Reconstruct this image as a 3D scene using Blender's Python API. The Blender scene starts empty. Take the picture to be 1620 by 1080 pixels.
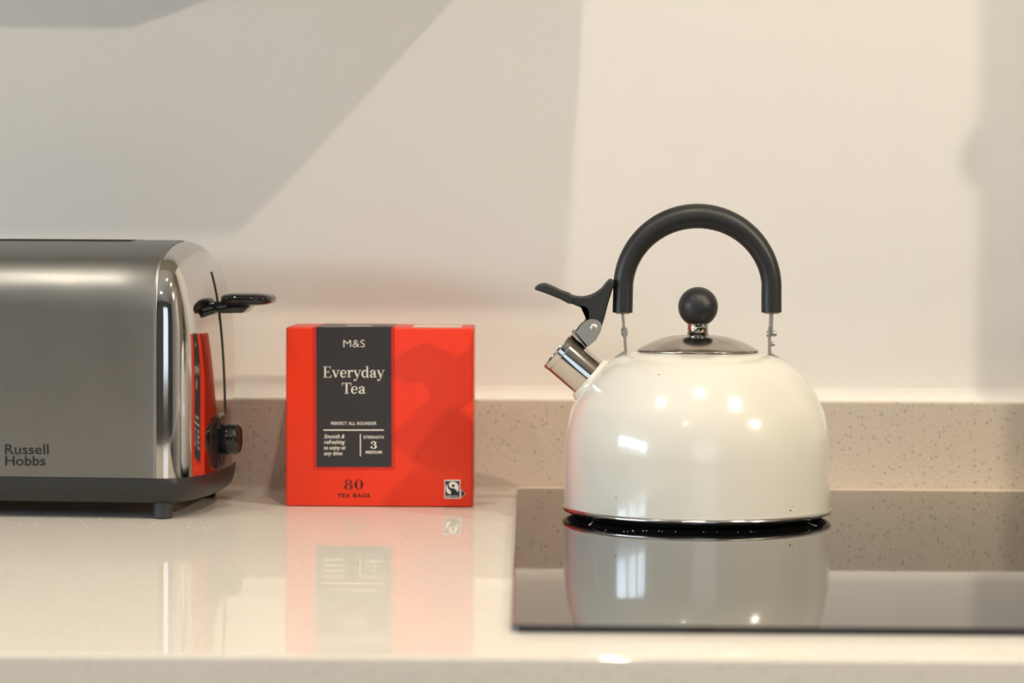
import bpy, bmesh, math, random
from mathutils import Vector, Matrix

C = bpy.context.scene.collection
SC = bpy.context.scene
R = math.radians
# Metres.  x runs along the wall, y towards the wall, z up from the worktop surface.
# ------------------------------------------------------------------ camera
PITCH, ROLL, CAM_Z = 0.03921, 0.0057, 0.1893
cd = bpy.data.cameras.new('camera'); cam = bpy.data.objects.new('camera', cd); C.objects.link(cam)
_r0, _u0, _f0 = Vector((1, 0, 0)), Vector((0, math.sin(PITCH), math.cos(PITCH))), Vector((0, math.cos(PITCH), -math.sin(PITCH)))
_r = math.cos(ROLL)*_r0 + math.sin(ROLL)*_u0
_u = -math.sin(ROLL)*_r0 + math.cos(ROLL)*_u0
cam.matrix_world = Matrix(((_r.x, _u.x, -_f0.x, 0), (_r.y, _u.y, -_f0.y, 0), (_r.z, _u.z, -_f0.z, CAM_Z), (0, 0, 0, 1)))
cd.lens = 85.0; cd.sensor_width = 36.0; cd.clip_start = 0.02; cd.clip_end = 60
cd.dof.use_dof = True; cd.dof.focus_distance = 1.64; cd.dof.aperture_fstop = 6.3
SC.camera = cam
# ------------------------------------------------------------------ colour management
SC.view_settings.view_transform = 'Standard'; SC.view_settings.look = 'None'
SC.view_settings.gamma = 1.0; SC.view_settings.use_curve_mapping = False
SC.view_settings.exposure = 0.0
# ------------------------------------------------------------------ daylight
W = bpy.data.worlds.new('daylight'); SC.world = W; W.use_nodes = True
bg = W.node_tree.nodes['Background']; bg.inputs['Color'].default_value = (0.55, 0.76, 1.0, 1); bg.inputs['Strength'].default_value = 1.2
LAMP_DOWN, SKY_LIGHT, SKY_FRONT = 7000.0, 62.0, 5.0        # lamp and sky brightness
WARM = (1.0, 0.885, 0.705)
ld = bpy.data.lights.new('window_daylight', 'AREA'); ld.shape = 'RECTANGLE'; ld.size = 0.38; ld.size_y = 1.65
ld.energy = SKY_LIGHT; ld.color = (0.70, 0.86, 1.0)
lo = bpy.data.objects.new('window_daylight', ld); C.objects.link(lo)
lo.location = (-2.34, 0.26, 0.445); lo.rotation_euler = (0, R(-90), 0)
lf = bpy.data.lights.new('front_daylight', 'AREA'); lf.shape = 'RECTANGLE'; lf.size = 1.5; lf.size_y = 1.3
lf.energy = SKY_FRONT; lf.color = (0.85, 0.92, 1.0)
lo = bpy.data.objects.new('front_daylight', lf); C.objects.link(lo)
lo.location = (0.35, -2.74, 0.45); lo.rotation_euler = (R(90), 0, 0)
# the room's own numbers
WALL_Y, UP_Y, FRONT_Y = 1.896, 1.876, 1.109
XL, XR, YB, ZF, ZC = -2.2, 3.0, -2.6, -0.90, 1.50
DOWNLIGHTS = [(-0.78, 0.85), (0.11, 0.85), (0.955, 0.70), (2.50, -0.30), (-0.55, -0.9)]  # the last is an unseen lamp added only as soft fill
DOWN_LEVEL = [0.32, 0.52, 0.88, 2.6, 0.38]

# ------------------------------------------------------------------ helpers
def _nodes(name):
    m = bpy.data.materials.new(name); m.use_nodes = True
    nt = m.node_tree; return m, nt, nt.nodes['Principled BSDF']

def mat(name, col, rough=0.5, metal=0.0, coat=0.0, ior=1.5, spec=0.5, bump=None, vary=None, aniso=0.0, coat_rough=0.05):
    m, nt, p = _nodes(name)
    p.inputs['Base Color'].default_value = (*col, 1); p.inputs['Roughness'].default_value = rough
    p.inputs['Metallic'].default_value = metal; p.inputs['IOR'].default_value = ior
    p.inputs['Specular IOR Level'].default_value = spec
    p.inputs['Coat Weight'].default_value = coat; p.inputs['Coat Roughness'].default_value = coat_rough
    p.inputs['Anisotropic'].default_value = aniso
    tc = nt.nodes.new('ShaderNodeTexCoord')
    if bump:                                     # (scale vector, strength, distance)
        mp = nt.nodes.new('ShaderNodeMapping'); mp.inputs['Scale'].default_value = bump[0]
        n = nt.nodes.new('ShaderNodeTexNoise'); n.inputs['Scale'].default_value = 1.0; n.inputs['Detail'].default_value = 3
        b = nt.nodes.new('ShaderNodeBump'); b.inputs['Strength'].default_value = bump[1]; b.inputs['Distance'].default_value = bump[2]
        nt.links.new(tc.outputs['Object'], mp.inputs['Vector']); nt.links.new(mp.outputs['Vector'], n.inputs['Vector'])
        nt.links.new(n.outputs['Fac'], b.inputs['Height']); nt.links.new(b.outputs['Normal'], p.inputs['Normal'])
    if vary:                                     # (scale vector, second colour, low, high)
        mp = nt.nodes.new('ShaderNodeMapping'); mp.inputs['Scale'].default_value = vary[0]
        n = nt.nodes.new('ShaderNodeTexNoise'); n.inputs['Scale'].default_value = 1.0; n.inputs['Detail'].default_value = 5
        r = nt.nodes.new('ShaderNodeMapRange'); r.inputs['From Min'].default_value = vary[2]; r.inputs['From Max'].default_value = vary[3]
        mx = nt.nodes.new('ShaderNodeMix'); mx.data_type = 'RGBA'
        mx.inputs['A'].default_value = (*col, 1); mx.inputs['B'].default_value = (*vary[1], 1)
        nt.links.new(tc.outputs['Object'], mp.inputs['Vector']); nt.links.new(mp.outputs['Vector'], n.inputs['Vector'])
        nt.links.new(n.outputs['Fac'], r.inputs['Value']); nt.links.new(r.outputs['Result'], mx.inputs['Factor'])
        nt.links.new(mx.outputs['Result'], p.inputs['Base Color'])
    return m

def emit(name, col, strength):
    m = bpy.data.materials.new(name); m.use_nodes = True; nt = m.node_tree; nt.nodes.clear()
    e = nt.nodes.new('ShaderNodeEmission'); e.inputs['Color'].default_value = (*col, 1); e.inputs['Strength'].default_value = strength
    o = nt.nodes.new('ShaderNodeOutputMaterial'); nt.links.new(e.outputs[0], o.inputs[0]); return m

def quartz(name, col, rough, ior, dark=0.62, light=1.16):
    m, nt, p = _nodes(name); p.inputs['Roughness'].default_value = rough; p.inputs['IOR'].default_value = ior
    tc = nt.nodes.new('ShaderNodeTexCoord'); prev = None
    def speck(scale, lo, hi, size):
        v = nt.nodes.new('ShaderNodeTexVoronoi'); v.inputs['Scale'].default_value = scale
        nt.links.new(tc.outputs['Object'], v.inputs['Vector'])
        sep = nt.nodes.new('ShaderNodeSeparateColor'); nt.links.new(v.outputs['Color'], sep.inputs[0])
        pick = nt.nodes.new('ShaderNodeMapRange'); pick.inputs['From Min'].default_value = lo; pick.inputs['From Max'].default_value = hi
        nt.links.new(sep.outputs[0], pick.inputs['Value'])
        near = nt.nodes.new('ShaderNodeMapRange'); near.inputs['From Min'].default_value = size; near.inputs['From Max'].default_value = size*0.55
        nt.links.new(v.outputs['Distance'], near.inputs['Value'])
        mu = nt.nodes.new('ShaderNodeMath'); mu.operation = 'MULTIPLY'
        nt.links.new(pick.outputs[0], mu.inputs[0]); nt.links.new(near.outputs[0], mu.inputs[1]); return mu.outputs[0]
    def mix(fac, a, b):
        mx = nt.nodes.new('ShaderNodeMix'); mx.data_type = 'RGBA'
        nt.links.new(fac, mx.inputs['Factor'])
        if isinstance(a, tuple): mx.inputs['A'].default_value = (*a, 1)
        else: nt.links.new(a, mx.inputs['A'])
        mx.inputs['B'].default_value = (*b, 1); return mx.outputs['Result']
    dk = tuple(c*dark for c in col); lt = tuple(min(1, c*light) for c in col); md = tuple(c*0.86 for c in col)
    a = mix(speck(900, 0.55, 0.75, 0.55), col, lt)
    a = mix(speck(760, 0.60, 0.80, 0.50), a, md)
    a = mix(speck(330, 0.62, 0.95, 0.40), a, dk)
    nt.links.new(a, p.inputs['Base Color']); return m

def finish(bm, name, m, parent=None, smooth=True, angle=40, loc=None):
    bmesh.ops.remove_doubles(bm, verts=bm.verts, dist=1e-7)
    bmesh.ops.recalc_face_normals(bm, faces=bm.faces)
    me = bpy.data.meshes.new(name); bm.to_mesh(me); bm.free()
    if smooth:
        me.polygons.foreach_set('use_smooth', [True]*len(me.polygons)); me.set_sharp_from_angle(angle=R(angle))
    me.materials.append(m)
    o = bpy.data.objects.new(name, me); C.objects.link(o)
    if parent is not None: o.parent = parent
    if loc is not None: o.location = loc
    return o

def thing(name, label, cat, loc=(0, 0, 0), rz=0.0, group=None):
    o = bpy.data.objects.new(name, None); C.objects.link(o); o.empty_display_size = 0.03
    o.location = loc; o.rotation_euler = (0, 0, rz); tag(o, label, cat, group); return o

def tag(o, label, cat, group=None):
    o['label'] = label; o['category'] = cat
    if group: o['group'] = group
    return o

def struct(o): o['kind'] = 'structure'; return o

def box(bm, x0, x1, y0, y1, z0, z1, bev=0.0, seg=2):
    t = bmesh.new(); bmesh.ops.create_cube(t, size=1)
    for v in t.verts: v.co = Vector((x0+(v.co.x+.5)*(x1-x0), y0+(v.co.y+.5)*(y1-y0), z0+(v.co.z+.5)*(z1-z0)))
    if bev: bmesh.ops.bevel(t, geom=list(t.edges), offset=bev, segments=seg, profile=0.5, affect='EDGES')
    merge(bm, t)

def merge(bm, t, M=None):
    if M is not None: bmesh.ops.transform(t, matrix=M, verts=t.verts)
    me = bpy.data.meshes.new('tmp'); t.to_mesh(me); t.free(); bm.from_mesh(me); bpy.data.meshes.remove(me)

def lathe(bm, prof, n=64, M=None, cap0=False, cap1=False):
    t = bmesh.new(); rings = []
    for r, z in prof:
        if r < 1e-6: rings.append([t.verts.new((0, 0, z))])
        else: rings.append([t.verts.new((r*math.cos(2*math.pi*k/n), r*math.sin(2*math.pi*k/n), z)) for k in range(n)])
    for a, b in zip(rings, rings[1:]):
        for k in range(n):
            k2 = (k+1) % n
            if len(a) == 1 and len(b) == 1: continue
            if len(a) == 1: t.faces.new((a[0], b[k], b[k2]))
            elif len(b) == 1: t.faces.new((a[k], a[k2], b[0]))
            else: t.faces.new((a[k], a[k2], b[k2], b[k]))
    if cap0 and len(rings[0]) > 1: t.faces.new(rings[0])
    if cap1 and len(rings[-1]) > 1: t.faces.new(rings[-1])
    merge(bm, t, M)

def catmull(pts, sub=6, closed=False):
    P = [Vector(p) for p in pts]; n = len(P); out = []
    rng = range(n) if closed else range(n-1)
    for i in rng:
        p1, p2 = P[i], P[(i+1) % n]
        p0 = P[(i-1) % n] if (closed or i > 0) else p1*2-p2
        p3 = P[(i+2) % n] if (closed or i < n-2) else p2*2-p1
        for k in range(sub):
            t = k/sub
            out.append(0.5*((2*p1)+(p2-p0)*t+(2*p0-5*p1+4*p2-p3)*t*t+(3*p1-p0-3*p2+p3)*t*t*t))
    if not closed: out.append(P[-1])
    return out

def tube(bm, pts, radii, n=24, cap=True, up=Vector((0, 1, 0))):
    t = bmesh.new(); rings = []
    P = [Vector(p) for p in pts]
    for i, p in enumerate(P):
        d = (P[min(i+1, len(P)-1)]-P[max(i-1, 0)]).normalized()
        a = up.cross(d).normalized(); b = d.cross(a)
        r = radii[i] if isinstance(radii, (list, tuple)) else radii
        rings.append([t.verts.new(p+a*r*math.cos(2*math.pi*k/n)+b*r*math.sin(2*math.pi*k/n)) for k in range(n)])
    for a, b in zip(rings, rings[1:]):
        for k in range(n): t.faces.new((a[k], a[(k+1) % n], b[(k+1) % n], b[k]))
    if cap: t.faces.new(rings[0]); t.faces.new(rings[-1])
    merge(bm, t)

def prism_xz(bm, poly, y0, y1, bev=0.0, seg=2):
    """outline in x/z, pulled along y, edges rounded by bev"""
    P = [Vector((a, b)) for a, b in poly]; n = len(P)
    if sum(P[i].x*P[(i+1) % n].y-P[(i+1) % n].x*P[i].y for i in range(n)) < 0: P.reverse()
    N = []
    for i in range(n):
        d = (P[(i+1) % n]-P[i]).normalized()+(P[i]-P[i-1]).normalized(); d.normalize(); N.append(Vector((-d.y, d.x)))
    lev = [(0, y0), (0, y1)] if not bev else [(bev*(1-math.sin(a)), y0+bev*(1-math.cos(a))) for a in [math.pi/2*k/seg for k in range(seg+1)]]
    if bev: lev = lev+[(o, y0+y1-y) for o, y in reversed(lev)]
    t = bmesh.new(); rings = [[t.verts.new((p.x+q.x*o, y, p.y+q.y*o)) for p, q in zip(P, N)] for o, y in lev]
    for a, b in zip(rings, rings[1:]):
        for i in range(n): t.faces.new((a[i], a[(i+1) % n], b[(i+1) % n], b[i]))
    caps = [t.faces.new(rings[0]), t.faces.new(rings[-1])]
    bmesh.ops.triangulate(t, faces=caps, ngon_method='EAR_CLIP')
    merge(bm, t)

def frame_to(z_axis, y_hint=Vector((0, 1, 0)), loc=Vector((0, 0, 0))):
    z = Vector(z_axis).normalized(); x = Vector(y_hint).cross(z).normalized(); y = z.cross(x)
    return Matrix(((x.x, y.x, z.x, loc[0]), (x.y, y.y, z.y, loc[1]), (x.z, y.z, z.z, loc[2]), (0, 0, 0, 1)))

# ------------------------------------------------------------------ materials
M_wall = mat('matt_cream_paint', (0.80, 0.765, 0.715), 0.75, spec=0.25, bump=((420, 420, 300), 0.18, 0.0005))
M_ceil = mat('white_ceiling_paint', (0.82, 0.80, 0.77), 0.8, spec=0.2)
M_room = mat('painted_room_wall', (0.70, 0.68, 0.65), 0.8, spec=0.2, bump=((300, 300, 300), 0.2, 0.0005))
M_far = mat('dark_far_wall', (0.14, 0.135, 0.13), 0.8, spec=0.2)
M_floor = mat('oak_floor', (0.22, 0.15, 0.095), 0.4, vary=((3, 40, 3), (0.15, 0.10, 0.06), 0.35, 0.65))
M_top = quartz('cream_quartz_worktop', (0.76, 0.71, 0.64), 0.014, 1.11, dark=0.80, light=1.08)
M_up = quartz('beige_quartz_upstand', (0.60, 0.51, 0.415), 0.25, 1.45, dark=0.55, light=1.14)
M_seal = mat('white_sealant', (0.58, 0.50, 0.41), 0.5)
M_hob = mat('black_hob_glass', (0.004, 0.004, 0.0045), 0.02, ior=1.55)
M_print = mat('grey_hob_print', (0.42, 0.42, 0.40), 0.4)
M_crumb = mat('pale_crumb', (0.80, 0.76, 0.68), 0.8)
M_cab = mat('cabinet_lacquer', (0.60, 0.57, 0.52), 0.45)
M_tall = mat('brown_cabinet_veneer', (0.24, 0.19, 0.14), 0.45, vary=((12, 12, 1.5), (0.18, 0.14, 0.10), 0.4, 0.65))
M_cab_in = mat('cabinet_board', (0.50, 0.46, 0.40), 0.6)
M_enamel = mat('cream_enamel', (0.79, 0.755, 0.67), 0.16, ior=1.5, coat=0.6, coat_rough=0.04)
M_chrome = mat('polished_steel', (0.66, 0.64, 0.61), 0.07, 1.0)
M_lid = mat('worn_steel_lid', (0.50, 0.46, 0.41), 0.17, 1.0, vary=((60, 60, 60), (0.36, 0.31, 0.26), 0.4, 0.65))
M_spout = mat('spout_steel', (0.60, 0.575, 0.54), 0.10, 1.0, bump=((40, 40, 40), 0.06, 0.0005))
M_bracket = mat('stamped_steel', (0.48, 0.445, 0.395), 0.42, 1.0)
M_rim = mat('rim_steel', (0.56, 0.54, 0.52), 0.14, 1.0)
M_dark = mat('dark_base', (0.02, 0.018, 0.016), 0.5)  # even near-black, for the kettle base inside the rim and the chips
M_grip = mat('black_bakelite', (0.017, 0.017, 0.018), 0.42, ior=1.5, bump=((900, 900, 900), 0.25, 0.0002))
M_lever = mat('black_lever_plastic', (0.020, 0.020, 0.020), 0.40)
M_gloss = mat('glossy_black_plastic', (0.010, 0.010, 0.010), 0.07)
M_base = mat('charcoal_plastic', (0.019, 0.019, 0.019), 0.42, bump=((1500, 1500, 1500), 0.2, 0.0001))
M_foot = mat('grey_rubber', (0.03, 0.031, 0.033), 0.55)
M_cap = mat('polished_end_steel', (0.68, 0.655, 0.62), 0.065, 1.0, bump=((30, 30, 30), 0.03, 0.001))
M_ink = mat('black_print', (0.012, 0.012, 0.014), 0.4)
M_slot = mat('dark_slot', (0.008, 0.008, 0.008), 0.6)
M_red = mat('orange_red_card', (0.80, 0.038, 0.008), 0.34, ior=1.45, bump=((700, 700, 700), 0.05, 0.0002))
M_redb = mat('deep_red_border', (0.56, 0.020, 0.006), 0.34, ior=1.45)
M_label = mat('charcoal_card_print', (0.030, 0.027, 0.028), 0.36, ior=1.45)
M_white = mat('cream_print', (0.80, 0.75, 0.68), 0.45)
M_maroon = mat('dark_maroon_print', (0.075, 0.002, 0.004), 0.45)
M_tape = mat('pale_tape', (0.88, 0.74, 0.60), 0.35)
M_door = mat('white_window_frame', (0.80, 0.80, 0.80), 0.4)

def brushed(name):
    m, nt, p = _nodes(name)
    p.inputs['Metallic'].default_value = 1.0
    tc = nt.nodes.new('ShaderNodeTexCoord')
    mp = nt.nodes.new('ShaderNodeMapping'); mp.inputs['Scale'].default_value = (12, 12, 3000)
    n = nt.nodes.new('ShaderNodeTexNoise'); n.inputs['Scale'].default_value = 1.0; n.inputs['Detail'].default_value = 2
    nt.links.new(tc.outputs['Object'], mp.inputs[0]); nt.links.new(mp.outputs[0], n.inputs['Vector'])
    # smears and dust on the steel; specks also paint in the worktop's speckled reflection
    s = nt.nodes.new('ShaderNodeTexNoise'); s.inputs['Scale'].default_value = 26; s.inputs['Detail'].default_value = 8; s.inputs['Roughness'].default_value = 0.7
    nt.links.new(tc.outputs['Object'], s.inputs['Vector'])
    v = nt.nodes.new('ShaderNodeTexVoronoi'); v.inputs['Scale'].default_value = 260
    nt.links.new(tc.outputs['Object'], v.inputs['Vector'])
    sep = nt.nodes.new('ShaderNodeSeparateColor'); nt.links.new(v.outputs['Color'], sep.inputs[0])
    pk = nt.nodes.new('ShaderNodeMapRange'); pk.inputs['From Min'].default_value = .93; pk.inputs['From Max'].default_value = .97
    nt.links.new(sep.outputs[0], pk.inputs['Value'])
    nr = nt.nodes.new('ShaderNodeMapRange'); nr.inputs['From Min'].default_value = .25; nr.inputs['From Max'].default_value = .12
    nt.links.new(v.outputs['Distance'], nr.inputs['Value'])
    mu = nt.nodes.new('ShaderNodeMath'); mu.operation = 'MULTIPLY'; nt.links.new(pk.outputs[0], mu.inputs[0]); nt.links.new(nr.outputs[0], mu.inputs[1])
    mr = nt.nodes.new('ShaderNodeMapRange'); mr.inputs['From Min'].default_value = .2; mr.inputs['From Max'].default_value = .9
    nt.links.new(s.outputs['Fac'], mr.inputs['Value'])
    mx = nt.nodes.new('ShaderNodeMix'); mx.data_type = 'RGBA'; mx.inputs['A'].default_value = (.275, .277, .275, 1); mx.inputs['B'].default_value = (.32, .318, .31, 1)
    nt.links.new(mr.outputs[0], mx.inputs['Factor'])
    m2 = nt.nodes.new('ShaderNodeMix'); m2.data_type = 'RGBA'; m2.inputs['B'].default_value = (.30, .28, .25, 1)
    nt.links.new(mu.outputs[0], m2.inputs['Factor']); nt.links.new(mx.outputs['Result'], m2.inputs['A'])
    nt.links.new(m2.outputs['Result'], p.inputs['Base Color'])
    ro = nt.nodes.new('ShaderNodeMapRange'); ro.inputs['From Min'].default_value = .1; ro.inputs['From Max'].default_value = .9
    ro.inputs['To Min'].default_value = .32; ro.inputs['To Max'].default_value = .38
    nt.links.new(s.outputs['Fac'], ro.inputs['Value']); nt.links.new(ro.outputs[0], p.inputs['Roughness'])
    tg = nt.nodes.new('ShaderNodeTangent'); tg.direction_type = 'UV_MAP'; nt.links.new(tg.outputs[0], p.inputs['Tangent'])
    p.inputs['Anisotropic'].default_value = .70
    b = nt.nodes.new('ShaderNodeBump'); b.inputs['Strength'].default_value = .2; b.inputs['Distance'].default_value = .0001
    nt.links.new(n.outputs['Fac'], b.inputs['Height']); nt.links.new(b.outputs['Normal'], p.inputs['Normal'])
    return m
M_brushed = brushed('brushed_steel')

def glass_pane():
    m = bpy.data.materials.new('window_glass'); m.use_nodes = True; nt = m.node_tree; nt.nodes.clear()
    t = nt.nodes.new('ShaderNodeBsdfTransparent'); g = nt.nodes.new('ShaderNodeBsdfGlossy'); g.inputs['Roughness'].default_value = .02
    x = nt.nodes.new('ShaderNodeMixShader'); x.inputs[0].default_value = .08; o = nt.nodes.new('ShaderNodeOutputMaterial')
    nt.links.new(t.outputs[0], x.inputs[1]); nt.links.new(g.outputs[0], x.inputs[2]); nt.links.new(x.outputs[0], o.inputs[0]); return m
M_glass = glass_pane()

# ------------------------------------------------------------------ the room
WIN = (-0.55, 1.06, 0.26, 0.63)              # opening in the left wall: y0 y1 z0 z1
bm = bmesh.new(); box(bm, XL, XR, WALL_Y, WALL_Y+.12, ZF, ZC); struct(finish(bm, 'wall_back', M_wall, smooth=False))
bm = bmesh.new()
box(bm, XL-.12, XL, YB, WIN[0], ZF, ZC); box(bm, XL-.12, XL, WIN[1], WALL_Y+.12, ZF, ZC)
box(bm, XL-.12, XL, WIN[0], WIN[1], ZF, WIN[2]); box(bm, XL-.12, XL, WIN[0], WIN[1], WIN[3], ZC)
struct(finish(bm, 'wall_left', M_room, smooth=False))
bm = bmesh.new(); box(bm, XR, XR+.12, YB, WALL_Y+.12, ZF, ZC); struct(finish(bm, 'wall_right', M_room, smooth=False))
WF = (-.40, 1.10, -.20, 1.10)                # opening in the wall behind the viewer: x0 x1 z0 z1
bm = bmesh.new(); box(bm, XL-.12, WF[0], YB-.12, YB, ZF, ZC); box(bm, WF[1], XR+.12, YB-.12, YB, ZF, ZC)
box(bm, WF[0], WF[1], YB-.12, YB, ZF, WF[2]); box(bm, WF[0], WF[1], YB-.12, YB, WF[3], ZC); struct(finish(bm, 'wall_front', M_far, smooth=False))
bm = bmesh.new(); box(bm, XL-.12, XR+.12, YB-.12, WALL_Y+.12, ZF-.1, ZF); struct(finish(bm, 'floor', M_floor, smooth=False))
bm = bmesh.new(); box(bm, XL-.12, XR+.12, YB-.12, WALL_Y+.12, ZC, ZC+.1); struct(finish(bm, 'ceiling', M_ceil, smooth=False))
# window in the left wall
w = bpy.data.objects.new('window_1', None); C.objects.link(w); w.location = (XL-.06, (WIN[0]+WIN[1])/2, WIN[2]); struct(w)
y0, y1, hh = WIN[0]-w.location.y, WIN[1]-w.location.y, WIN[3]-WIN[2]
bm = bmesh.new()
for a, b, c, d in ((y0, y0+.06, 0, hh), (y1-.06, y1, 0, hh), (y0+.52, y0+.58, 0, hh), (y1-.58, y1-.52, 0, hh), (y0, y1, 0, .05), (y0, y1, hh-.05, hh)):
    box(bm, -.03, .03, a, b, c, d)
finish(bm, 'window_frame', M_door, w, smooth=False)
for a, b in ((y0+.06, y0+.52), (y0+.58, y1-.58), (y1-.52, y1-.06)):
    bm = bmesh.new(); box(bm, -.004, .004, a, b, .05, hh-.05); finish(bm, 'pane', M_glass, w, smooth=False)

w = bpy.data.objects.new('window_2', None); C.objects.link(w); w.location = ((WF[0]+WF[1])/2, YB-.06, WF[2]); struct(w)
hw, hh = (WF[1]-WF[0])/2, WF[3]-WF[2]
bm = bmesh.new()
for a, b_, c_, d_ in ((-hw, -hw+.06, 0, hh), (hw-.06, hw, 0, hh), (-.03, .03, 0, hh), (-hw, hw, 0, .06), (-hw, hw, hh-.06, hh)): box(bm, a, b_, -.03, .03, c_, d_)
finish(bm, 'window_frame', M_door, w, smooth=False)
for a, b_ in ((-hw+.06, -.03), (.03, hw-.06)):
    bm = bmesh.new(); box(bm, a, b_, -.004, .004, .06, hh-.06); finish(bm, 'pane', M_glass, w, smooth=False)

# ------------------------------------------------------------------ ceiling lamps
def downlight(x, y, label, level, aim=None, r=.015):
    t = thing('ceiling_light', label, 'light', (x, y, ZC), 0, 'recessed downlights in the ceiling')
    bm = bmesh.new(); lathe(bm, [(.040, -.0005), (.040, -.006), (.050, -.005), (.052, -.0005)], 40); finish(bm, 'trim_ring', M_chrome, t)
    d = Vector((0, 0, -1)) if aim is None else (Vector(aim)-Vector((x, y, ZC))).normalized()
    m = emit('downlight_glow', WARM, LAMP_DOWN*level*(.015/r)**2)
    bm = bmesh.new(); lathe(bm, [(0, .003), (r, .003), (r, 0), (0, 0)], 32, frame_to(d, loc=(0, 0, -.006-.016*(aim is not None)))); finish(bm, 'lamp_glass', m, t)
    bm = bmesh.new(); lathe(bm, [(0, -.003), (r+.001, -.003), (r+.006, .002), (r+.004, .0035), (r+.001, .002), (r+.0008, -.001), (0, -.001)], 32, frame_to(d, loc=(0, 0, -.006-.016*(aim is not None)))); finish(bm, 'lamp_body', M_chrome, t)
for (x, y), lev_, l in zip(DOWNLIGHTS, DOWN_LEVEL, ('recessed downlight over the worktop beside the patio window', 'recessed downlight above the worktop in front of the kettle', 'recessed downlight above the hob in front of the tall cabinet', 'recessed downlight between the tall cabinet and the far wall', 'added fill downlight further back in the room nearer the window')):
    downlight(x, y, l, lev_, (0, 1.8, .1) if x > 2 else None, .05 if y < -.8 else .015)

# ------------------------------------------------------------------ worktop, upstand, cabinets
bm = bmesh.new(); box(bm, XL+.002, .962, FRONT_Y, WALL_Y-.001, -.030, 0, .0016, 3)
tag(finish(bm, 'worktop', M_top, smooth=False), 'glossy cream quartz worktop the toaster and tea box stand on', 'worktop')
bm = bmesh.new(); box(bm, XL+.002, .962, UP_Y, WALL_Y-.0005, .0, .0701, .001, 2)
tag(finish(bm, 'upstand', M_up, smooth=False), 'low speckled beige quartz upstand along the wall behind the worktop', 'upstand')
bm = bmesh.new()
t = bmesh.new(); q = [t.verts.new((XL+.003, y, z)) for y, z in ((WALL_Y-.0005, .0701), (WALL_Y-.010, .0701), (WALL_Y-.0055, .0712), (WALL_Y-.0025, .0735), (WALL_Y-.0012, .0770), (WALL_Y-.0005, .0805))]
f = t.faces.new(q); r = bmesh.ops.extrude_face_region(t, geom=[f]); bmesh.ops.translate(t, verts=[v for v in r['geom'] if isinstance(v, bmesh.types.BMVert)], vec=(.962-XL-.004, 0, 0)); merge(bm, t)
struct(finish(bm, 'trim_1', M_wall))  # bead hollowed to catch light, for the bright band above the upstand
bm = bmesh.new()
t = bmesh.new(); q = [t.verts.new((XL+.003, y, z)) for y, z in ((UP_Y+.0002, .0), (UP_Y-.004, .0), (UP_Y-.0022, .0007), (UP_Y-.0008, .0016), (UP_Y+.0002, .003))]
f = t.faces.new(q); r = bmesh.ops.extrude_face_region(t, geom=[f]); bmesh.ops.translate(t, verts=[v for v in r['geom'] if isinstance(v, bmesh.types.BMVert)], vec=(.962-XL-.004, 0, 0)); merge(bm, t)
struct(finish(bm, 'trim_2', M_seal))
c = thing('base_cabinet', 'run of pale base cabinets under the quartz worktop', 'cabinet', (-.63, 1.5, ZF))
bm = bmesh.new(); box(bm, -1.56, 1.56, -.345, .39, .10, .868); box(bm, -1.56, 1.56, -.29, .39, 0, .10); finish(bm, 'carcass', M_cab_in, c, smooth=False)
for k in range(5):
    bm = bmesh.new(); a = -1.558+k*.624; box(bm, a, a+.62, -.365, -.345, .11, .862, .0015); d = finish(bm, 'door', M_cab, c)
    bm = bmesh.new(); tube(bm, [(a+.52, -.395, .60), (a+.52, -.395, .76)], .006, 12, up=Vector((0, 1, 0))); 
    for zz in (.62, .74): tube(bm, [(a+.52, -.395, zz), (a+.52, -.364, zz)], .004, 10, up=Vector((0, 0, 1)))
    finish(bm, 'door_handle', M_chrome, d)
c = thing('wall_cabinet', 'pale wall cabinet hung above the toaster and tea box', 'cabinet', (-1.06, WALL_Y, .50))
bm = bmesh.new(); box(bm, -1.13, 1.12, -.262, -.0005, 0, .80); finish(bm, 'carcass', M_cab_in, c, smooth=False)
for k in range(4):
    a = -1.129+k*.5625; bm = bmesh.new(); box(bm, a, a+.56, -.280, -.262, 0, .80, .0015); finish(bm, 'door', M_cab, c)
c = thing('tall_cabinet', 'tall brown cabinet standing at the end of the worktop beside the hob', 'cabinet', (1.397, WALL_Y, ZF))
bm = bmesh.new(); box(bm, -.431, .428, -.60, -.0005, .0, 2.30, .001); finish(bm, 'carcass', M_tall, c)
for k in (0, 1):
    bm = bmesh.new(); box(bm, -.431+k*.431, -.002+k*.430, -.62, -.60, .1, 2.29, .0015); d = finish(bm, 'door', M_tall, c)
    bm = bmesh.new(); lathe(bm, [(.010, -.001), (.009, .006), (.012, .012), (.020, .016), (.0235, .021), (.021, .026), (0, .028)], 40, frame_to((0, -1, 0), Vector((1, 0, 0)), loc=(-.431+.037 if k == 0 else .37, -.62, .90+.618))); finish(bm, 'added_knob', M_chrome, d)  # unseen knobs, added so the left one casts a bump in the wall shadow

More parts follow.
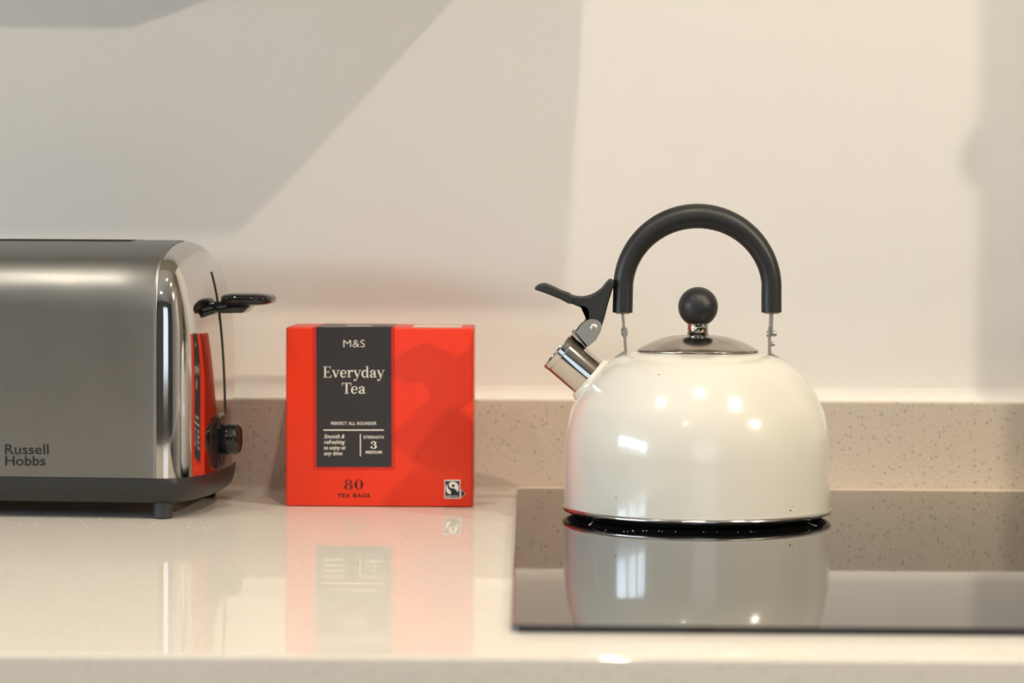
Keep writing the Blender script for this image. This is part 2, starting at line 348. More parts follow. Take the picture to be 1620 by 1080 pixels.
# ------------------------------------------------------------------ hob
h = thing('induction_hob', 'black glass hob set in the worktop under the kettle', 'hob', (.378, 1.512, 0), -.006)
bm = bmesh.new()
W2, D2, cr = .3755, .3355, .006
pts = []
for cx, cy, a0 in ((W2-cr, D2-cr, 0), (-W2+cr, D2-cr, 90), (-W2+cr, -D2+cr, 180), (W2-cr, -D2+cr, 270)):
    for k in range(7): a = R(a0+15*k); pts.append((cx+cr*math.cos(a), cy+cr*math.sin(a)))
t = bmesh.new(); f = t.faces.new([t.verts.new((x, y, .0002)) for x, y in pts]); r = bmesh.ops.extrude_face_region(t, geom=[f])
top = [v for v in r['geom'] if isinstance(v, bmesh.types.BMVert)]; bmesh.ops.translate(t, verts=top, vec=(0, 0, .0038))
bmesh.ops.recalc_face_normals(t, faces=t.faces)
bmesh.ops.bevel(t, geom=[e for e in t.edges if all(v.co.z > .003 for v in e.verts)], offset=.0008, segments=2, profile=.5, affect='EDGES'); merge(bm, t)
finish(bm, 'glass_top', M_hob, h, smooth=False)
KX, KY, KZ = .1284, 1.670, .004
def tick(ax, ay, bx, by):
    bm = bmesh.new(); a, b = Vector((ax, ay, 0)), Vector((bx, by, 0)); n = (b-a).cross(Vector((0, 0, 1))).normalized()*.0007
    vs = [bm.verts.new((q.x, q.y, .00415)) for q in (a+n, a-n, b-n, b+n)]; bm.faces.new(vs)
    q = finish(bm, 'zone_mark', M_print, h, smooth=False); q.matrix_parent_inverse = h.matrix_basis.inverted(); q.matrix_parent_inverse = (Matrix.Translation(h.location) @ Matrix.Rotation(h.rotation_euler.z, 4, 'Z')).inverted()
tick(.0521, 1.605, .0556, 1.630); tick(.2040, 1.608, .1995, 1.632)

# ------------------------------------------------------------------ kettle
S = KY/3825.0
def kp(px, py):     # kettle drawing units to metres from the foot of its axis
    return ((px-1102.5+ROLL*(py-816))*S, (816-py+ROLL*(px-1102.5))*S)
k = thing('kettle', 'cream whistling stovetop kettle with black arched handle standing on the hob', 'kettle', (KX, KY, KZ))
bm = bmesh.new()
raw = [(209.0, 10), (209.8, 15), (210.4, 40), (210.6, 80), (210.4, 105), (209.8, 115), (208.6, 127), (206.6, 140), (203.2, 155), (198.5, 170), (192.4, 183), (183, 200), (171, 218), (157, 233), (141, 245), (124, 253), (110, 257), (101, 258.5), (97, 259.5), (90, 259.5), (85, 258), (84, 252)]
prof = [(v.x*S, v.y*S) for v in catmull([(a, b, 0) for a, b in raw], 3)]
lathe(bm, prof, 128); body = finish(bm, 'body', M_enamel, k, angle=60)
bm = bmesh.new()
lathe(bm, [(.0880, .0034), (.0905, .0031), (.0924, .0038), (.0931, .0052), (.0928, .0064), (.0916, .0071), (.0905, .0070), (.0900, .0062)], 128); finish(bm, 'rim', M_rim, k, angle=80)
bm = bmesh.new(); lathe(bm, [(0, .0002), (.084, .0002), (.0855, .0008), (.0900, .0036), (.0898, .0056), (0, .0056)], 96); finish(bm, 'base', M_dark, k)
# lid with knob
bm = bmesh.new()
lr = [(0, 276), (13, 276), (18, 277.5), (24, 282.5), (29, 285.2), (40, 285), (55, 281.5), (70, 276), (84, 269.5), (93, 264.5), (95.6, 262.8), (95.8, 261.2), (94.5, 260), (84, 259.6)]
lathe(bm, [(v.x*S, v.y*S) for v in catmull([(a, b, 0) for a, b in lr], 4)], 96); lid = finish(bm, 'lid', M_lid, k, angle=50)
bm = bmesh.new(); lathe(bm, [(0, 276.0*S), (16*S, 276.0*S), (16.8*S, 277*S), (16.8*S, 285*S), (16.2*S, 285.6*S), (16.8*S, 286.4*S), (16.8*S, 305*S), (0, 305*S)], 48); finish(bm, 'knob_collar', M_chrome, lid)
bm = bmesh.new(); KR = 31.5*S
lathe(bm, [(KR*math.sin(a), 331*S-KR*math.cos(a)) for a in [R(30)+(math.pi-R(30))*i/24 for i in range(25)]], 64, cap0=True); finish(bm, 'knob', M_grip, lid)
# handle
bm = bmesh.new(); path, rad = [], []
lx, lz = kp(985, 494); 
for j in range(4): x, z = kp(985+(.2)*j, 494-9*j); path.append((x, 0, z)); rad.append(15.9*S)
for j in range(1, 40):
    a = math.pi*(1-j/40); px, py = 1103.2+117.6*math.cos(a), 457-115.3*math.sin(a)
    x, z = kp(px, py); path.append((x, 0, z)); rad.append((15.9+3.7*math.sin(a)**1.6)*S)
for j in range(4): x, z = kp(1220.6-(.1)*(3-j), 467+9*j); path.append((x, 0, z)); rad.append(16.1*S)
tube(bm, path, rad, 32); hd = finish(bm, 'handle', M_grip, k, angle=50)
for px, py in ((985, 494), (1220.6, 494)):
    x, z = kp(px, py); bm = bmesh.new()
    lathe(bm, [(0, -.0012), (.0045, -.0010), (.0062, .0), (.0062, .0010), (0, .0010)], 24, Matrix.Translation((x, 0, z))); finish(bm, 'end_cap', M_bracket, hd)
def strip(pa, pb, t, w):
    (ax, az), (bx, bz) = kp(*pa), kp(*pb); d = Vector((bx-ax, 0, bz-az)).normalized(); n = Vector((d.z, 0, -d.x))*t*.5
    poly = [(ax+n.x, az+n.z), (bx+n.x, bz+n.z), (bx-n.x, bz-n.z), (ax-n.x, az-n.z)]
    prism_xz(bm, poly, -w/2, w/2, .0003, 1)
def rivet(px, py, r, ln, ax=(1, 0, 0)):
    x, z = kp(px, py); lathe(bm, [(0, -ln/2), (r*.7, -ln/2), (r, -ln/4), (r, ln/4), (r*.7, ln/2), (0, ln/2)], 20, frame_to(ax, loc=(x, 0, z)))
bm = bmesh.new(); strip((985, 496), (987.4, 522), .0016, .010); strip((988, 527), (990.2, 557), .0016, .010); strip((987.2, 518), (988.6, 532), .0034, .007)
strip((990.6, 556), (969, 570), .0016, .014); finish(bm, 'handle_bracket', M_bracket, k, smooth=False)
bm = bmesh.new(); rivet(987.8, 525, .0026, .0045); finish(bm, 'rivet', M_bracket, k)
bm = bmesh.new(); strip((1220, 496), (1219.6, 530), .0020, .010); strip((1217.6, 517), (1217.6, 560), .0014, .010); strip((1217.4, 558), (1238, 570.5), .0014, .014)
finish(bm, 'handle_bracket', M_bracket, k, smooth=False)
bm = bmesh.new(); rivet(1224.2, 527.5, .0019, .0040); rivet(1217, 528, .0024, .0034); finish(bm, 'rivet', M_bracket, k)
bm = bmesh.new(); rivet(1222, 544, .0015, .0034); finish(bm, 'rivet', M_bracket, k)
# spout
(mx, mz), (sx, sz) = kp(882, 554), kp(934, 599)
ax = Vector((mx-sx, 0, mz-sz)); L = ax.length
MS = frame_to(ax, loc=(sx, 0, sz))
sr = 33.4*S
bm = bmesh.new()
lathe(bm, [(sr*.99, -.014), (sr*.99, L-.0050), (sr*.985, L-.0044), (sr*1.01, L-.0040), (sr*1.012, L-.0004), (sr*.99, L), (sr*.93, L), (sr*.90, L-.001), (sr*.90, -.004), (0, -.004)], 64, MS)
sp = finish(bm, 'spout', M_spout, k, angle=35)
bm = bmesh.new()
lathe(bm, [(sr*1.02, -.012), (sr*1.02, .0012), (sr*1.06, .0022), (sr*1.12, .0018), (sr*1.22, -.0010), (sr*1.25, -.0030), (sr*1.26, -.012)], 64, MS); finish(bm, 'spout_collar', M_enamel, k, angle=50)
def c3(pts): return [kp(840+a/5.145, 430+b/5.145) for a, b in pts]
def smooth_poly(pts, sub=4): return [(v.x, v.z) for v in catmull([(a, 0, b) for a, b in pts], sub, True)]
lev = c3([(36, 137), (58, 107), (100, 93), (145, 101), (250, 150), (340, 186), (420, 197), (500, 178), (570, 132), (612, 82), (640, 56), (662, 60), (674, 88), (652, 170), (622, 268), (602, 350), (580, 420), (555, 480), (500, 520), (430, 500), (395, 470), (430, 410), (452, 355), (440, 303), (392, 284), (325, 255), (240, 218), (155, 183), (80, 156)])
bm = bmesh.new(); prism_xz(bm, smooth_poly(lev, 3), -.0090, .0090, .0016, 2)
pad = c3([(30, 138), (56, 104), (100, 90), (148, 99), (250, 147), (330, 180), (322, 258), (240, 222), (155, 187), (80, 158)])
prism_xz(bm, smooth_poly(pad, 3), -.0125, .0125, .0016, 2)
lv = finish(bm, 'spout_lever', M_lever, k, angle=18)
cheek = c3([(352, 492), (372, 470), (410, 420), (458, 388), (495, 380), (530, 386), (562, 408), (573, 440), (566, 475), (542, 520), (528, 548), (462, 604), (440, 606)])
bm = bmesh.new()
for a, b in ((-.0106, -.0096), (.0096, .0106)): prism_xz(bm, cheek, a, b, .0003, 1)
prism_xz(bm, c3([(330, 492), (345, 470), (360, 480), (460, 596), (446, 612), (430, 602)]), -.0106, .0106, .0004, 1)
br = finish(bm, 'lever_bracket', M_bracket, k, angle=18)
bm = bmesh.new(); x, z = c3([(508, 449)])[0]
lathe(bm, [(0, -.0118), (.0018, -.0112), (.0026, -.0106), (.0026, .0106), (.0018, .0112), (0, .0118)], 24, frame_to((0, 1, 0), Vector((0, 0, 1)), loc=(x, 0, z))); finish(bm, 'pivot_pin', M_bracket, br)
# little chips in the enamel
def surf(pts):
    for px, py, rr in pts:
        x, z = kp(px, py); z += .0
        r = 0
        for (r0, z0), (r1, z1) in zip(prof, prof[1:]):
            if z0 <= z <= z1 or z1 <= z <= z0: r = r0+(r1-r0)*((z-z0)/(z1-z0) if abs(z1-z0) > 1e-9 else 0)
        y = -math.sqrt(max(r*r-x*x, 0)); bm = bmesh.new()
        lathe(bm, [(0, .0003), (rr*.7, .0002), (rr, -.0002), (0, -.0004)], 12, frame_to(Vector((x, y, r*.4)), Vector((0.01, 0, 1)), (x, y, z))); finish(bm, 'enamel_chip', M_dark, body)
surf([(1034, 585, .0006), (968, 771, .0005), (1233, 790, .0007), (1237, 784, .0004)])

# ------------------------------------------------------------------ tea box
BX, BY = -.0957, 1.749; BW, BH, BD = .1358, .1302, .080
b = thing('tea_box', 'bright red cardboard box of tea bags between the toaster and the hob', 'box', (BX, BY, 0))
bm = bmesh.new(); box(bm, -BW/2, BW/2, 0, BD, .0003, BH, .0014, 3); finish(bm, 'carton', M_red, b, angle=35)
U = BY/3825.0
def bp(px, py):                      # box front drawing units to metres
    return ((px-599.6+ROLL*(py-803))*U, (803.6-py+ROLL*(px-599.6))*U)
FY = -.00012
def flat(name, polys, m, parent, y=FY):
    bm = bmesh.new()
    for poly in polys:
        t = bmesh.new(); t.faces.new([t.verts.new((x, y, z)) for x, z in poly]); bmesh.ops.triangulate(t, faces=t.faces); merge(bm, t)
    o = finish(bm, name, m, parent, smooth=False)
    if o.data.polygons and sum(p.normal.y for p in o.data.polygons) > 0: o.data.flip_normals()
    return o
def rect(x0, y0, x1, y1): return [bp(x0, y1), bp(x1, y1), bp(x1, y0), bp(x0, y0)]
flat('label_border', [rect(494.5, 518, 625, 745)], M_redb, b, -.00006)
lab = flat('label_panel', [rect(500.5, 517.6, 619.5, 740)], M_label, b, -.00014)
def topquad(name, px0, px1, d0, d1, m, parent=None, z=.0001):
    x0, x1 = bp(px0, 517)[0], bp(px1, 517)[0]; bm = bmesh.new()
    bm.faces.new([bm.verts.new(v) for v in ((x0, d0, BH+z), (x1, d0, BH+z), (x1, d1, BH+z), (x0, d1, BH+z))]); o = finish(bm, name, m, parent or b, smooth=False)
    if o.data.polygons[0].normal.z < 0: o.data.flip_normals()
    return o
topquad('top_label', 500.5, 619.5, .0008, BD-.001, M_label)
topquad('seal_strip', 652, 730, .004, BD*.75, M_tape, z=.0002)
for a, bb, d0, d1 in ((512, 526, .003, .009), (528, 551, .003, .009), (556, 590, .003, .009), (546, 584, .020, .034), (540, 560, .044, .052)): topquad('top_print', a, bb, d0, d1, M_white, z=.0003)

# lettering: small strokes of varying width, in units of printed dots
class Pen:
    def __init__(s): s.q = []
    def line(s, pts, w, sub=5, smooth=True):
        P = [(x, y, ww) for (x, y), ww in zip(pts, w if isinstance(w, (list, tuple)) else [w]*len(pts))]
        V = catmull(P, sub) if smooth and len(P) > 2 else [Vector(p) for p in P]
        n = len(V); L = []; Rr = []
        for i, v in enumerate(V):
            d = V[min(i+1, n-1)]-V[max(i-1, 0)]; d = Vector((d.x, d.y)); d.normalize() if d.length else None
            nn = Vector((-d.y, d.x))*max(v.z, .15)*.5; L.append((v.x+nn.x, v.y+nn.y)); Rr.append((v.x-nn.x, v.y-nn.y))
        for i in range(n-1): s.q.append([L[i], L[i+1], Rr[i+1], Rr[i]])
    def ball(s, x, y, r): s.q.append([(x+r*math.cos(a*math.pi/8), y+r*math.sin(a*math.pi/8)) for a in range(16)])
    def ring(s, cx, cy, rx, ry, tk, tn):
        N = 32; o = []
        for i in range(N):
            a = 2*math.pi*i/N; wv = tn+(tk-tn)*abs(math.cos(a))**1.6; c_, s_ = math.cos(a), math.sin(a)
            o.append(((cx+(rx+wv/2)*c_, cy+(ry+tn/2)*s_), (cx+(rx-wv/2)*c_, cy+(ry-tn/2)*s_)))
        for i in range(N): s.q.append([o[i][0], o[(i+1) % N][0], o[(i+1) % N][1], o[i][1]])
def g_E(p): p.line([(3, 0), (3, 17.4)], 2.5); p.line([(.2, 17), (11.2, 17)], .9); p.line([(.2, .4), (12.2, .4)], .9); p.line([(3, 9), (8.4, 9)], .9); p.line([(10.8, 17.4), (11.2, 13.4)], [1.6, .5]); p.line([(11.6, 0), (12.4, 4.4)], [1.8, .5]); p.line([(8.4, 7), (8.4, 11)], .8); return 13.4
def g_v(p): p.line([(2, 11.8), (6.1, .2)], 2.4); p.line([(10, 11.8), (6.1, .2)], .9); p.line([(0, 11.6), (4.6, 11.6)], .8); p.line([(7.8, 11.6), (12, 11.6)], .8); return 12
def g_e(p): p.line([(1.9, 6.4), (9.3, 6.4)], .9); p.line([(9.2, 6.3), (8.6, 9.9), (5.7, 11.5), (2.7, 9.8), (1.8, 6), (2.7, 2.2), (6, .5), (9.4, 2.8)], [1.9, 1.5, .9, 1.9, 2.5, 2.0, 1.3, .7]); return 11
def g_r(p): p.line([(3, 0), (3, 11.6)], 2.3); p.line([(.4, .4), (6.2, .4)], .8); p.line([(.4, 11.3), (3, 11.3)], .8); p.line([(3.8, 8), (5.4, 10.9), (7.8, 11.2)], [.8, 1.1, 1.6]); p.ball(8, 10.2, 1.4); return 9.6
def g_y(p): p.line([(2, 11.8), (6.4, .6)], 2.4); p.line([(10.3, 11.8), (6.0, .2), (4.4, -3.6), (2.2, -4.9)], [.9, .9, .9, 1.1]); p.ball(1.9, -4.0, 1.4); p.line([(0, 11.6), (4.6, 11.6)], .8); p.line([(8, 11.6), (12.2, 11.6)], .8); return 12
def g_d(p): p.line([(8.4, 9.6), (5.6, 11.5), (2.5, 9.2), (1.7, 5.9), (2.5, 2.3), (5.2, .4), (8.4, 2.3)], [.9, 1.1, 2.2, 2.5, 2.2, 1.1, .9]); p.line([(9.2, .2), (9.2, 18)], 2.3); p.line([(6.6, 17.7), (9.4, 17.7)], .8); p.line([(9, .4), (12.2, .4)], .8); return 12.4
def g_a(p): p.line([(8, 1.2), (8, 8), (7.2, 10.8), (5, 11.5), (2.6, 10.4)], [2.3, 2.3, 1.6, 1, 1.2]); p.ball(2.5, 9.2, 1.4); p.line([(7.8, 6.8), (4.2, 5.7), (2, 3.1), (3.2, .8), (5.6, .8), (7.9, 2.8)], [.9, 1.4, 2.3, 1.8, 1, .9]); p.line([(8, 1.5), (9.2, .5), (11, 1.3)], [1.8, 1.3, .7]); return 11.4
def g_T(p): p.line([(7, 0), (7, 17.4)], 2.6); p.line([(.4, 17), (13.6, 17)], .9); p.line([(.9, 17.2), (.4, 12.6)], [1.5, .5]); p.line([(13.1, 17.2), (13.6, 12.6)], [1.5, .5]); p.line([(3.8, .4), (10.2, .4)], .8); return 13
def g_8(p): p.ring(5.6, 12.8, 3.3, 3.9, 2.6, .8); p.ring(5.6, 4.5, 3.9, 4.2, 3.2, .8); return 12.4
def g_0(p): p.ring(5.6, 8.6, 3.9, 8.2, 3.6, .8); return 11.4
def g_3(p): p.line([(2.3, 14.2), (5, 16.4), (8.2, 13.3), (7.2, 9.9), (4.2, 8.8)], [1, 1, 2.8, 1.6, .8]); p.line([(4.2, 8.8), (8.2, 7.8), (9.0, 4.4), (7.2, 1.2), (4.4, .4), (1.8, 2.4)], [.8, 1.6, 3, 2, 1, 1]); p.ball(2.6, 13, 1.7); p.ball(2.2, 3.6, 1.8); return 11
GL = {'E': g_E, 'v': g_v, 'e': g_e, 'r': g_r, 'y': g_y, 'd': g_d, 'a': g_a, 'T': g_T, '8': g_8, '0': g_0, '3': g_3}
def serif(name, text, x0, x1, base, cap, m, parent, y=-.00022, gap=0.0):
    q, cur = [], 0.0
    for ch in text:
        p = Pen(); adv = GL[ch](p); q += [[(x+cur, yy) for x, yy in poly] for poly in p.q]; cur += adv+gap
    lo = min(x for poly in q for x, _ in poly); hi = max(x for poly in q for x, _ in poly)
    fx, fz = (x1-x0)/(hi-lo), cap/17.4
    return flat(name, [[bp(x0+(x-lo)*fx, base-yy*fz) for x, yy in poly] for poly in q], m, parent, y)
def sans(name, text, x0, x1, base, cap, m, parent, conv, y=-.00022, bold=0.0, shear=0.0, spacing=1.0):
    cu = bpy.data.curves.new(name, 'FONT'); cu.body = text; cu.size = 1.0; cu.offset = bold; cu.shear = shear; cu.space_character = spacing; cu.resolution_u = 3; cu.fill_mode = 'FRONT'
    o = bpy.data.objects.new(name, cu); C.objects.link(o)
    dg = bpy.context.evaluated_depsgraph_get(); dg.update()
    me = bpy.data.meshes.new_from_object(o.evaluated_get(dg)); bpy.data.objects.remove(o); bpy.data.curves.remove(cu)
    xs = [v.co.x for v in me.vertices]; lo, hi = min(xs), max(xs)
    H = 0.729
    for v in me.vertices:
        px, py = x0+(v.co.x-lo)/(hi-lo)*(x1-x0), base-v.co.y/H*cap
        X, Z = conv(px, py); v.co = (X, y, Z)
    me.materials.append(m); q = bpy.data.objects.new(name, me); C.objects.link(q); q.parent = parent
    me.update()
    if sum(p.normal.y for p in me.polygons) > 0: me.flip_normals()
    return q
sans('brand_lettering', 'M&S', 543.5, 577.5, 550, 12.6, M_white, lab, bp, bold=-.012)
serif('name_lettering', 'Everyday', 511.5, 609, 598, 17.4, M_white, lab)
serif('name_lettering', 'Tea', 541, 578.5, 623.6, 17.2, M_white, lab)
sans('strapline_lettering', 'PERFECT ALL ROUNDER', 523.5, 595.5, 673, 5.0, M_white, lab, bp, bold=.018, spacing=1.15)
flat('divider_line', [rect(511.5, 680.4, 607.5, 682.2)], M_white, lab, -.00022)
flat('divider_line', [rect(569.2, 687.5, 570.7, 723)], M_white, lab, -.00022)
for j, (tx, x1) in enumerate((('Smooth &', 545), ('refreshing', 545.5), ('to enjoy at', 546.5), ('any time', 541.5))):
    sans('description_lettering', tx, 512.3, x1, 694.3+8.95*j, 6.6, M_white, lab, bp, bold=.012, shear=.28)
sans('strength_lettering', 'STRENGTH', 575, 607, 694.8, 4.6, M_white, lab, bp, bold=.02, spacing=1.1)
serif('strength_number', '3', 585.8, 596, 711, 12.6, M_white, lab)
sans('strength_lettering', 'MEDIUM', 578.5, 604, 718.6, 4.6, M_white, lab, bp, bold=.03, spacing=1.1)
serif('count_number', '80', 544, 574.5, 776.3, 17.0, M_maroon, b, gap=.6)
sans('count_lettering', 'TEA BAGS', 533.5, 585, 788.2, 6.2, M_maroon, b, bp, bold=.028, spacing=1.22)
def c6(pts): return [bp(690+a/15.43, 740+bb/15.43) for a, bb in pts]
def c6s(pts): return [bp(v.x, v.y) for v in catmull([(690+a/15.43, 740+bb/15.43, 0) for a, bb in pts], 4, True)]
mk = flat('ethical_mark', [c6([(204, 314), (592, 314), (592, 776), (204, 776)]), c6([(588, 545), (606, 545), (725, 655), (606, 765), (588, 765)])], M_white, b, -.00014)
flat('mark_ground', [c6([(222, 344), (572, 344), (572, 754), (222, 754)]), c6([(615, 560), (712, 655), (615, 745), (634, 690), (636, 620)])], M_ink, mk, -.0002)
flat('mark_swirl', [c6s([(310, 440), (330, 385), (400, 358), (480, 375), (535, 430), (553, 510), (545, 570), (520, 615), (505, 585), (470, 545), (420, 520), (370, 520), (330, 490)]), c6s([(265, 420), (242, 480), (242, 560), (265, 620), (310, 655), (355, 665), (362, 620), (350, 580), (310, 545), (280, 500), (274, 450)])], M_white, mk, -.00026)
flat('mark_dot', [c6s([(418+36*math.cos(a*math.pi/4), 462+36*math.sin(a*math.pi/4)) for a in range(8)])], M_ink, mk, -.0003)
sans('mark_lettering', 'FAIRTRADE', 690+235/15.43, 690+545/15.43, 740+735/15.43, 2.4, M_white, mk, bp, y=-.00026, bold=.02)

# ------------------------------------------------------------------ toaster
TX, TY, TR = -.2436, 1.655, -.078
HB = .088
t0 = thing('toaster', 'brushed steel toaster with black base, beside the red tea box', 'toaster', (TX+HB*math.sin(-TR), TY+HB*math.cos(TR), 0), TR)
Z0, B, NN = .0290, .0305, 2.7
half = [(-.0880, Z0), (-.0882, .080), (-.0880, .130), (-.0866, .151), (-.0820, .1655), (-.0725, .1765), (-.060, .1823), (-.042, .1870), (-.022, .1902), (0, .1918)]
hv = catmull([(a, z, 0) for a, z in half], 6); sec = [(v.x, v.y) for v in hv]; sec = sec+[(-y, z) for y, z in reversed(sec[:-1])]
bm = bmesh.new()
for sgn in (1,):
    xs = [-.25, -.2, -.1, -.03, -.0022, -.0006, 0.0]; off = [.0008]*4+[.0008, .0006, .0002]
    rings = []
    for x, o_ in zip(xs, off):
        rings.append([bm.verts.new((x, y*(1+o_/HB), Z0+(z-Z0)*(1+o_/.163))) for y, z in sec])
    for a, c_ in zip(rings, rings[1:]):
        for i in range(len(sec)-1): bm.faces.new((a[i], a[i+1], c_[i+1], c_[i]))
body_t = finish(bm, 'body', M_brushed, t0, angle=50)
uv = body_t.data.uv_layers.new(name='along_section')
arc = [0.0]
for (a0, b0), (a1, b1) in zip(sec, sec[1:]): arc.append(arc[-1]+math.hypot(a1-a0, b1-b0))
def arc_at(y, z): return min(range(len(sec)), key=lambda i: (sec[i][0]-y)**2+(sec[i][1]-z)**2)
for lp in body_t.data.loops:
    co = body_t.data.vertices[lp.vertex_index].co; uv.data[lp.index].uv = (arc[arc_at(co.y, co.z)], co.x)
def cap_mesh(x_at, sgn):
    bm = bmesh.new(); rings = []
    NV = 22
    for j in range(NV+1):
        a = math.pi/2*j/NV; hh_ = max(math.cos(a), 0)**(2/NN); xx = B*math.sin(a)**(2/NN)
        if j == NV: hh_ = .0005
        rings.append([bm.verts.new((x_at+sgn*xx, y*hh_, Z0+(z-Z0)*hh_)) for y, z in sec])
    rings.insert(0, [bm.verts.new((x_at-sgn*.004, y, z)) for y, z in sec])
    for a, c_ in zip(rings, rings[1:]):
        for i in range(len(sec)-1): bm.faces.new((a[i], a[i+1], c_[i+1], c_[i]))
    return bm
endc = finish(cap_mesh(0.0, 1), 'end_panel', M_cap, t0, angle=70)
finish(cap_mesh(-.25, -1), 'end_panel', M_cap, t0, angle=70)
angs = [(math.atan2(z-Z0, y), math.hypot(y, z-Z0)) for y, z in sec]; angs.sort()
def capx(y, z):
    a = math.atan2(z-Z0, y); r = math.hypot(y, z-Z0); Rm = angs[-1][1]
    for (a0, r0), (a1, r1) in zip(angs, angs[1:]):
        if a0 <= a <= a1: Rm = r0+(r1-r0)*((a-a0)/(a1-a0) if a1 > a0 else 0); break
    g = min(r/Rm, .999); return B*(1-g**NN)**(1/NN)
# lever slot, lever
bm = bmesh.new(); tube(bm, [(capx(0, z)+.0001, 0, z) for z in [.068+(.170-.068)*i/20 for i in range(21)]], .0008, 8); finish(bm, 'lever_slot', M_slot, endc)
LZ = .1480; LX = capx(0, LZ)
bm = bmesh.new()
t = bmesh.new(); bmesh.ops.create_uvsphere(t, u_segments=40, v_segments=20, radius=1)
def sq(v, e): return math.copysign(abs(v)**e, v)
for v in t.verts: v.co = Vector((LX+.0225+.0185*sq(v.co.x, .55), .0215*sq(v.co.y, .5), LZ+.0026+.0046*sq(v.co.z, .7)))
merge(bm, t)
prism_xz(bm, [(LX-.004, LZ+.001), (LX+.029, LZ+.001), (LX+.020, LZ-.0072), (LX+.004, LZ-.0075), (LX-.004, LZ-.005)], -.013, .013, .0012, 2)
finish(bm, 'lever', M_gloss, t0, angle=50)
# browning control
def ring_plate(cy, cz, hw, hh_, rr, n=10):
    o = []
    for sx_, sz_, a0 in ((1, 1, 0), (-1, 1, 90), (-1, -1, 180), (1, -1, 270)):
        for i in range(n+1): a = R(a0+90*i/n); o.append((cy+sx_*(hw-rr)+rr*math.cos(a), cz+sz_*(hh_-rr)+rr*math.sin(a)))
    return o
PCY, PCZ = -.022, .0500
bm = bmesh.new(); rings = []
for f_, off_ in ((1.0, -.0008), (1.0, .0007), (.93, .0012), (.7, .0012), (.45, .0012), (.2, .0012), (.01, .0012)):
    rings.append([bm.verts.new((capx(PCY+(y-PCY)*f_, PCZ+(z-PCZ)*f_)+off_, PCY+(y-PCY)*f_, PCZ+(z-PCZ)*f_)) for y, z in ring_plate(PCY, PCZ, .026, .0192, .014)])
for a, c_ in zip(rings, rings[1:]):
    for i in range(len(a)): bm.faces.new((a[i], a[(i+1) % len(a)], c_[(i+1) % len(a)], c_[i]))
cp = finish(bm, 'control_panel', M_gloss, t0, angle=50)
for dz_, rr in ((.0125, .0042), (-.0125, .0042)):
    yb = PCY-.006; bm = bmesh.new(); lathe(bm, [(rr*1.25, .0), (rr*1.25, .0006), (rr*1.08, .0007), (rr, .0018), (rr*.7, .0022), (0, .0022)], 28, frame_to((1, 0, 0), loc=(capx(yb, PCZ+dz_)+.0008, yb, PCZ+dz_))); finish(bm, 'button', M_gloss, cp)
bm = bmesh.new(); kx = capx(PCY+.004, PCZ+.001)
lathe(bm, [(.0106, -.001), (.0112, .0), (.0112, .0100), (.0107, .0125), (.0090, .0136), (.0080, .0130), (0, .0130)], 48, frame_to((1, 0, 0), loc=(kx+.0008, PCY+.004, PCZ+.001))); finish(bm, 'browning_knob', M_gloss, cp, angle=50)
# top slots
bm = bmesh.new(); box(bm, -.238, -.034, -.0175, .034, .1905, .1928, .0004, 1); sf = finish(bm, 'slot_frame', M_base, t0)
def top_z(y):
    for (a0, b0), (a1, b1) in zip(sec, sec[1:]):
        if b0 > .17 and a0 <= y <= a1: return b0+(b1-b0)*(y-a0)/max(a1-a0, 1e-9)
    return .19
for s0, s1 in ((-.0135, -.002), (.010, .030)):
    bm = bmesh.new(); g = []
    for i in range(9):
        y = s0+(s1-s0)*i/8; zz = .1929; g.append([bm.verts.new((x, y*1.01, zz)) for x in (-.228, -.042)])
    for a, c_ in zip(g, g[1:]): bm.faces.new((a[0], a[1], c_[1], c_[0]))
    finish(bm, 'bread_slot', M_slot, sf)
# base and feet
plan = []
for x in (-.25, -.2, -.12, -.05): plan.append((x, -HB))
for i in range(25):
    a = -math.pi/2+math.pi*i/24; plan.append((B*max(math.cos(a), 0)**(2/NN), HB*sq(math.sin(a), 2/NN)))
for x in (-.05, -.12, -.2): plan.append((x, HB))
for i in range(25):
    a = math.pi/2+math.pi*i/24; plan.append((-.25-B*max(-math.cos(a), 0)**(2/NN), HB*sq(math.sin(a), 2/NN)))
bm = bmesh.new(); rings = []
for ins, z in ((.004, Z0+.0008), (0.0, Z0), (-.0004, Z0-.0006), (0.0, .0215), (.0016, .0150), (.004, .0122), (.007, .0112), (.02, .0110)):
    rings.append([bm.verts.new((-.125+(x+.125)*(1-ins/.155), y*(1-ins/HB), z)) for x, y in plan])
for a, c_ in zip(rings, rings[1:]):
    for i in range(len(a)): bm.faces.new((a[i], a[(i+1) % len(a)], c_[(i+1) % len(a)], c_[i]))
bm.faces.new(rings[-1]); bm.faces.new(rings[0]); bs = finish(bm, 'base', M_base, t0, angle=45)
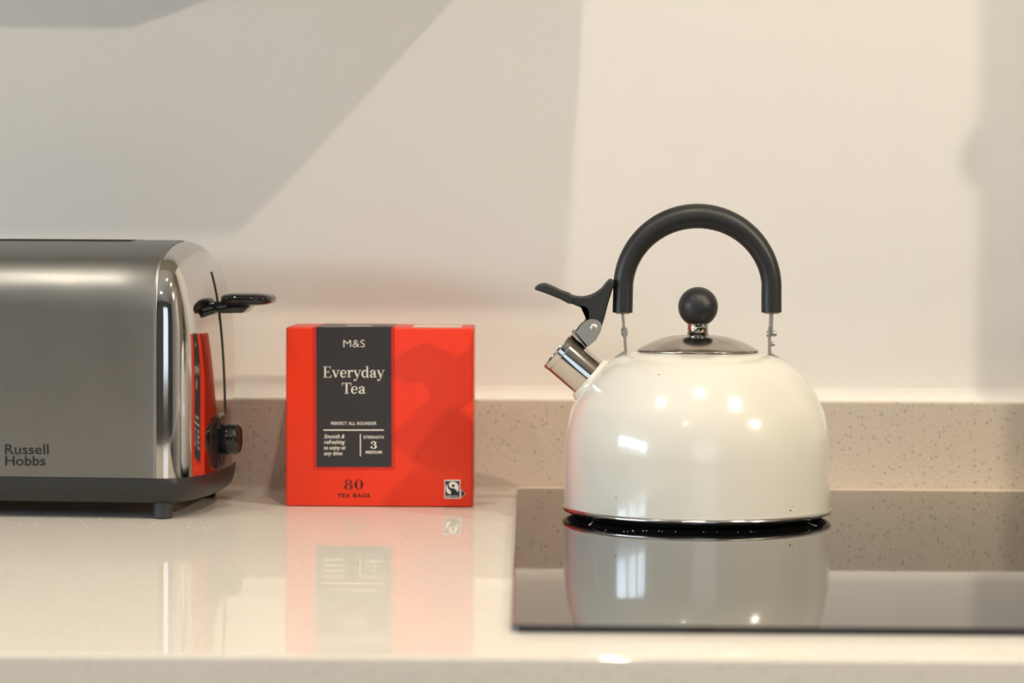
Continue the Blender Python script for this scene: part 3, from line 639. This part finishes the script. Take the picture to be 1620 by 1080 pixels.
for x in (.0015, -.2515):
    for y in (-.0745, .0745):
        bm = bmesh.new(); lathe(bm, [(0, .0), (.0058, .0), (.0066, .0008), (.0068, .012), (0, .012)], 28, Matrix.Translation((x, y, 0))); finish(bm, 'foot', M_foot, t0)
UT = TY/3825.0
def tp(px, py):                      # front face drawing units to metres in the toaster's own frame
    X = (px-810+ROLL*(py-540)); Zp = py-ROLL*(px-810)
    d = X/3825.0                     # where that sight line meets the face plane
    co, si = math.cos(TR), math.sin(TR)
    ny = (-si, co)                   # face normal direction in plan
    fx, fy = TX, TY
    s_ = (fx*ny[0]+fy*ny[1])/(d*ny[0]+ny[1])
    wx, wy = d*s_, s_
    lx_ = (wx-fx)*co+(wy-fy)*si
    return lx_, CAM_Z-math.tan(PITCH+math.atan((Zp-540)/3825.0))*wy
sans('logo_lettering', 'Russell', 6.5, 75.5, 717.8, 16.4, M_ink, body_t, tp, bold=.006, y=-HB-.0013)
sans('logo_lettering', 'Hobbs', 6.8, 70, 735.8, 16.2, M_ink, body_t, tp, bold=.006, y=-HB-.0013)

# ------------------------------------------------------------------ crumbs
rnd = random.Random(4)
def crumbs(name, spots, z, label, cat):
    bm = bmesh.new()
    for x, y, r in spots:
        t = bmesh.new(); bmesh.ops.create_icosphere(t, subdivisions=1, radius=r)
        for v in t.verts: v.co = Vector((v.co.x*rnd.uniform(.7, 1.2), v.co.y*rnd.uniform(.7, 1.2), v.co.z*rnd.uniform(.6, .9)+r*.45))
        merge(bm, t, Matrix.Translation((x, y, z)))
    o = finish(bm, name, M_crumb); o['kind'] = 'stuff'; tag(o, label, cat); return o
crumbs('crumbs', [(rnd.uniform(-.36, -.20), rnd.gauss(1.615, .025), rnd.uniform(.0002, .0005)) for _ in range(46)], 0, 'fine scattering of pale crumbs on the worktop in front of the toaster', 'crumbs')
crumbs('dust_specks', [(KX+rnd.uniform(-.075, .045), KY-.0965-rnd.uniform(-.006, .004), rnd.uniform(.0002, .0004)) for _ in range(16)], .004, 'few pale specks on the black hob glass by the kettle rim', 'crumbs')
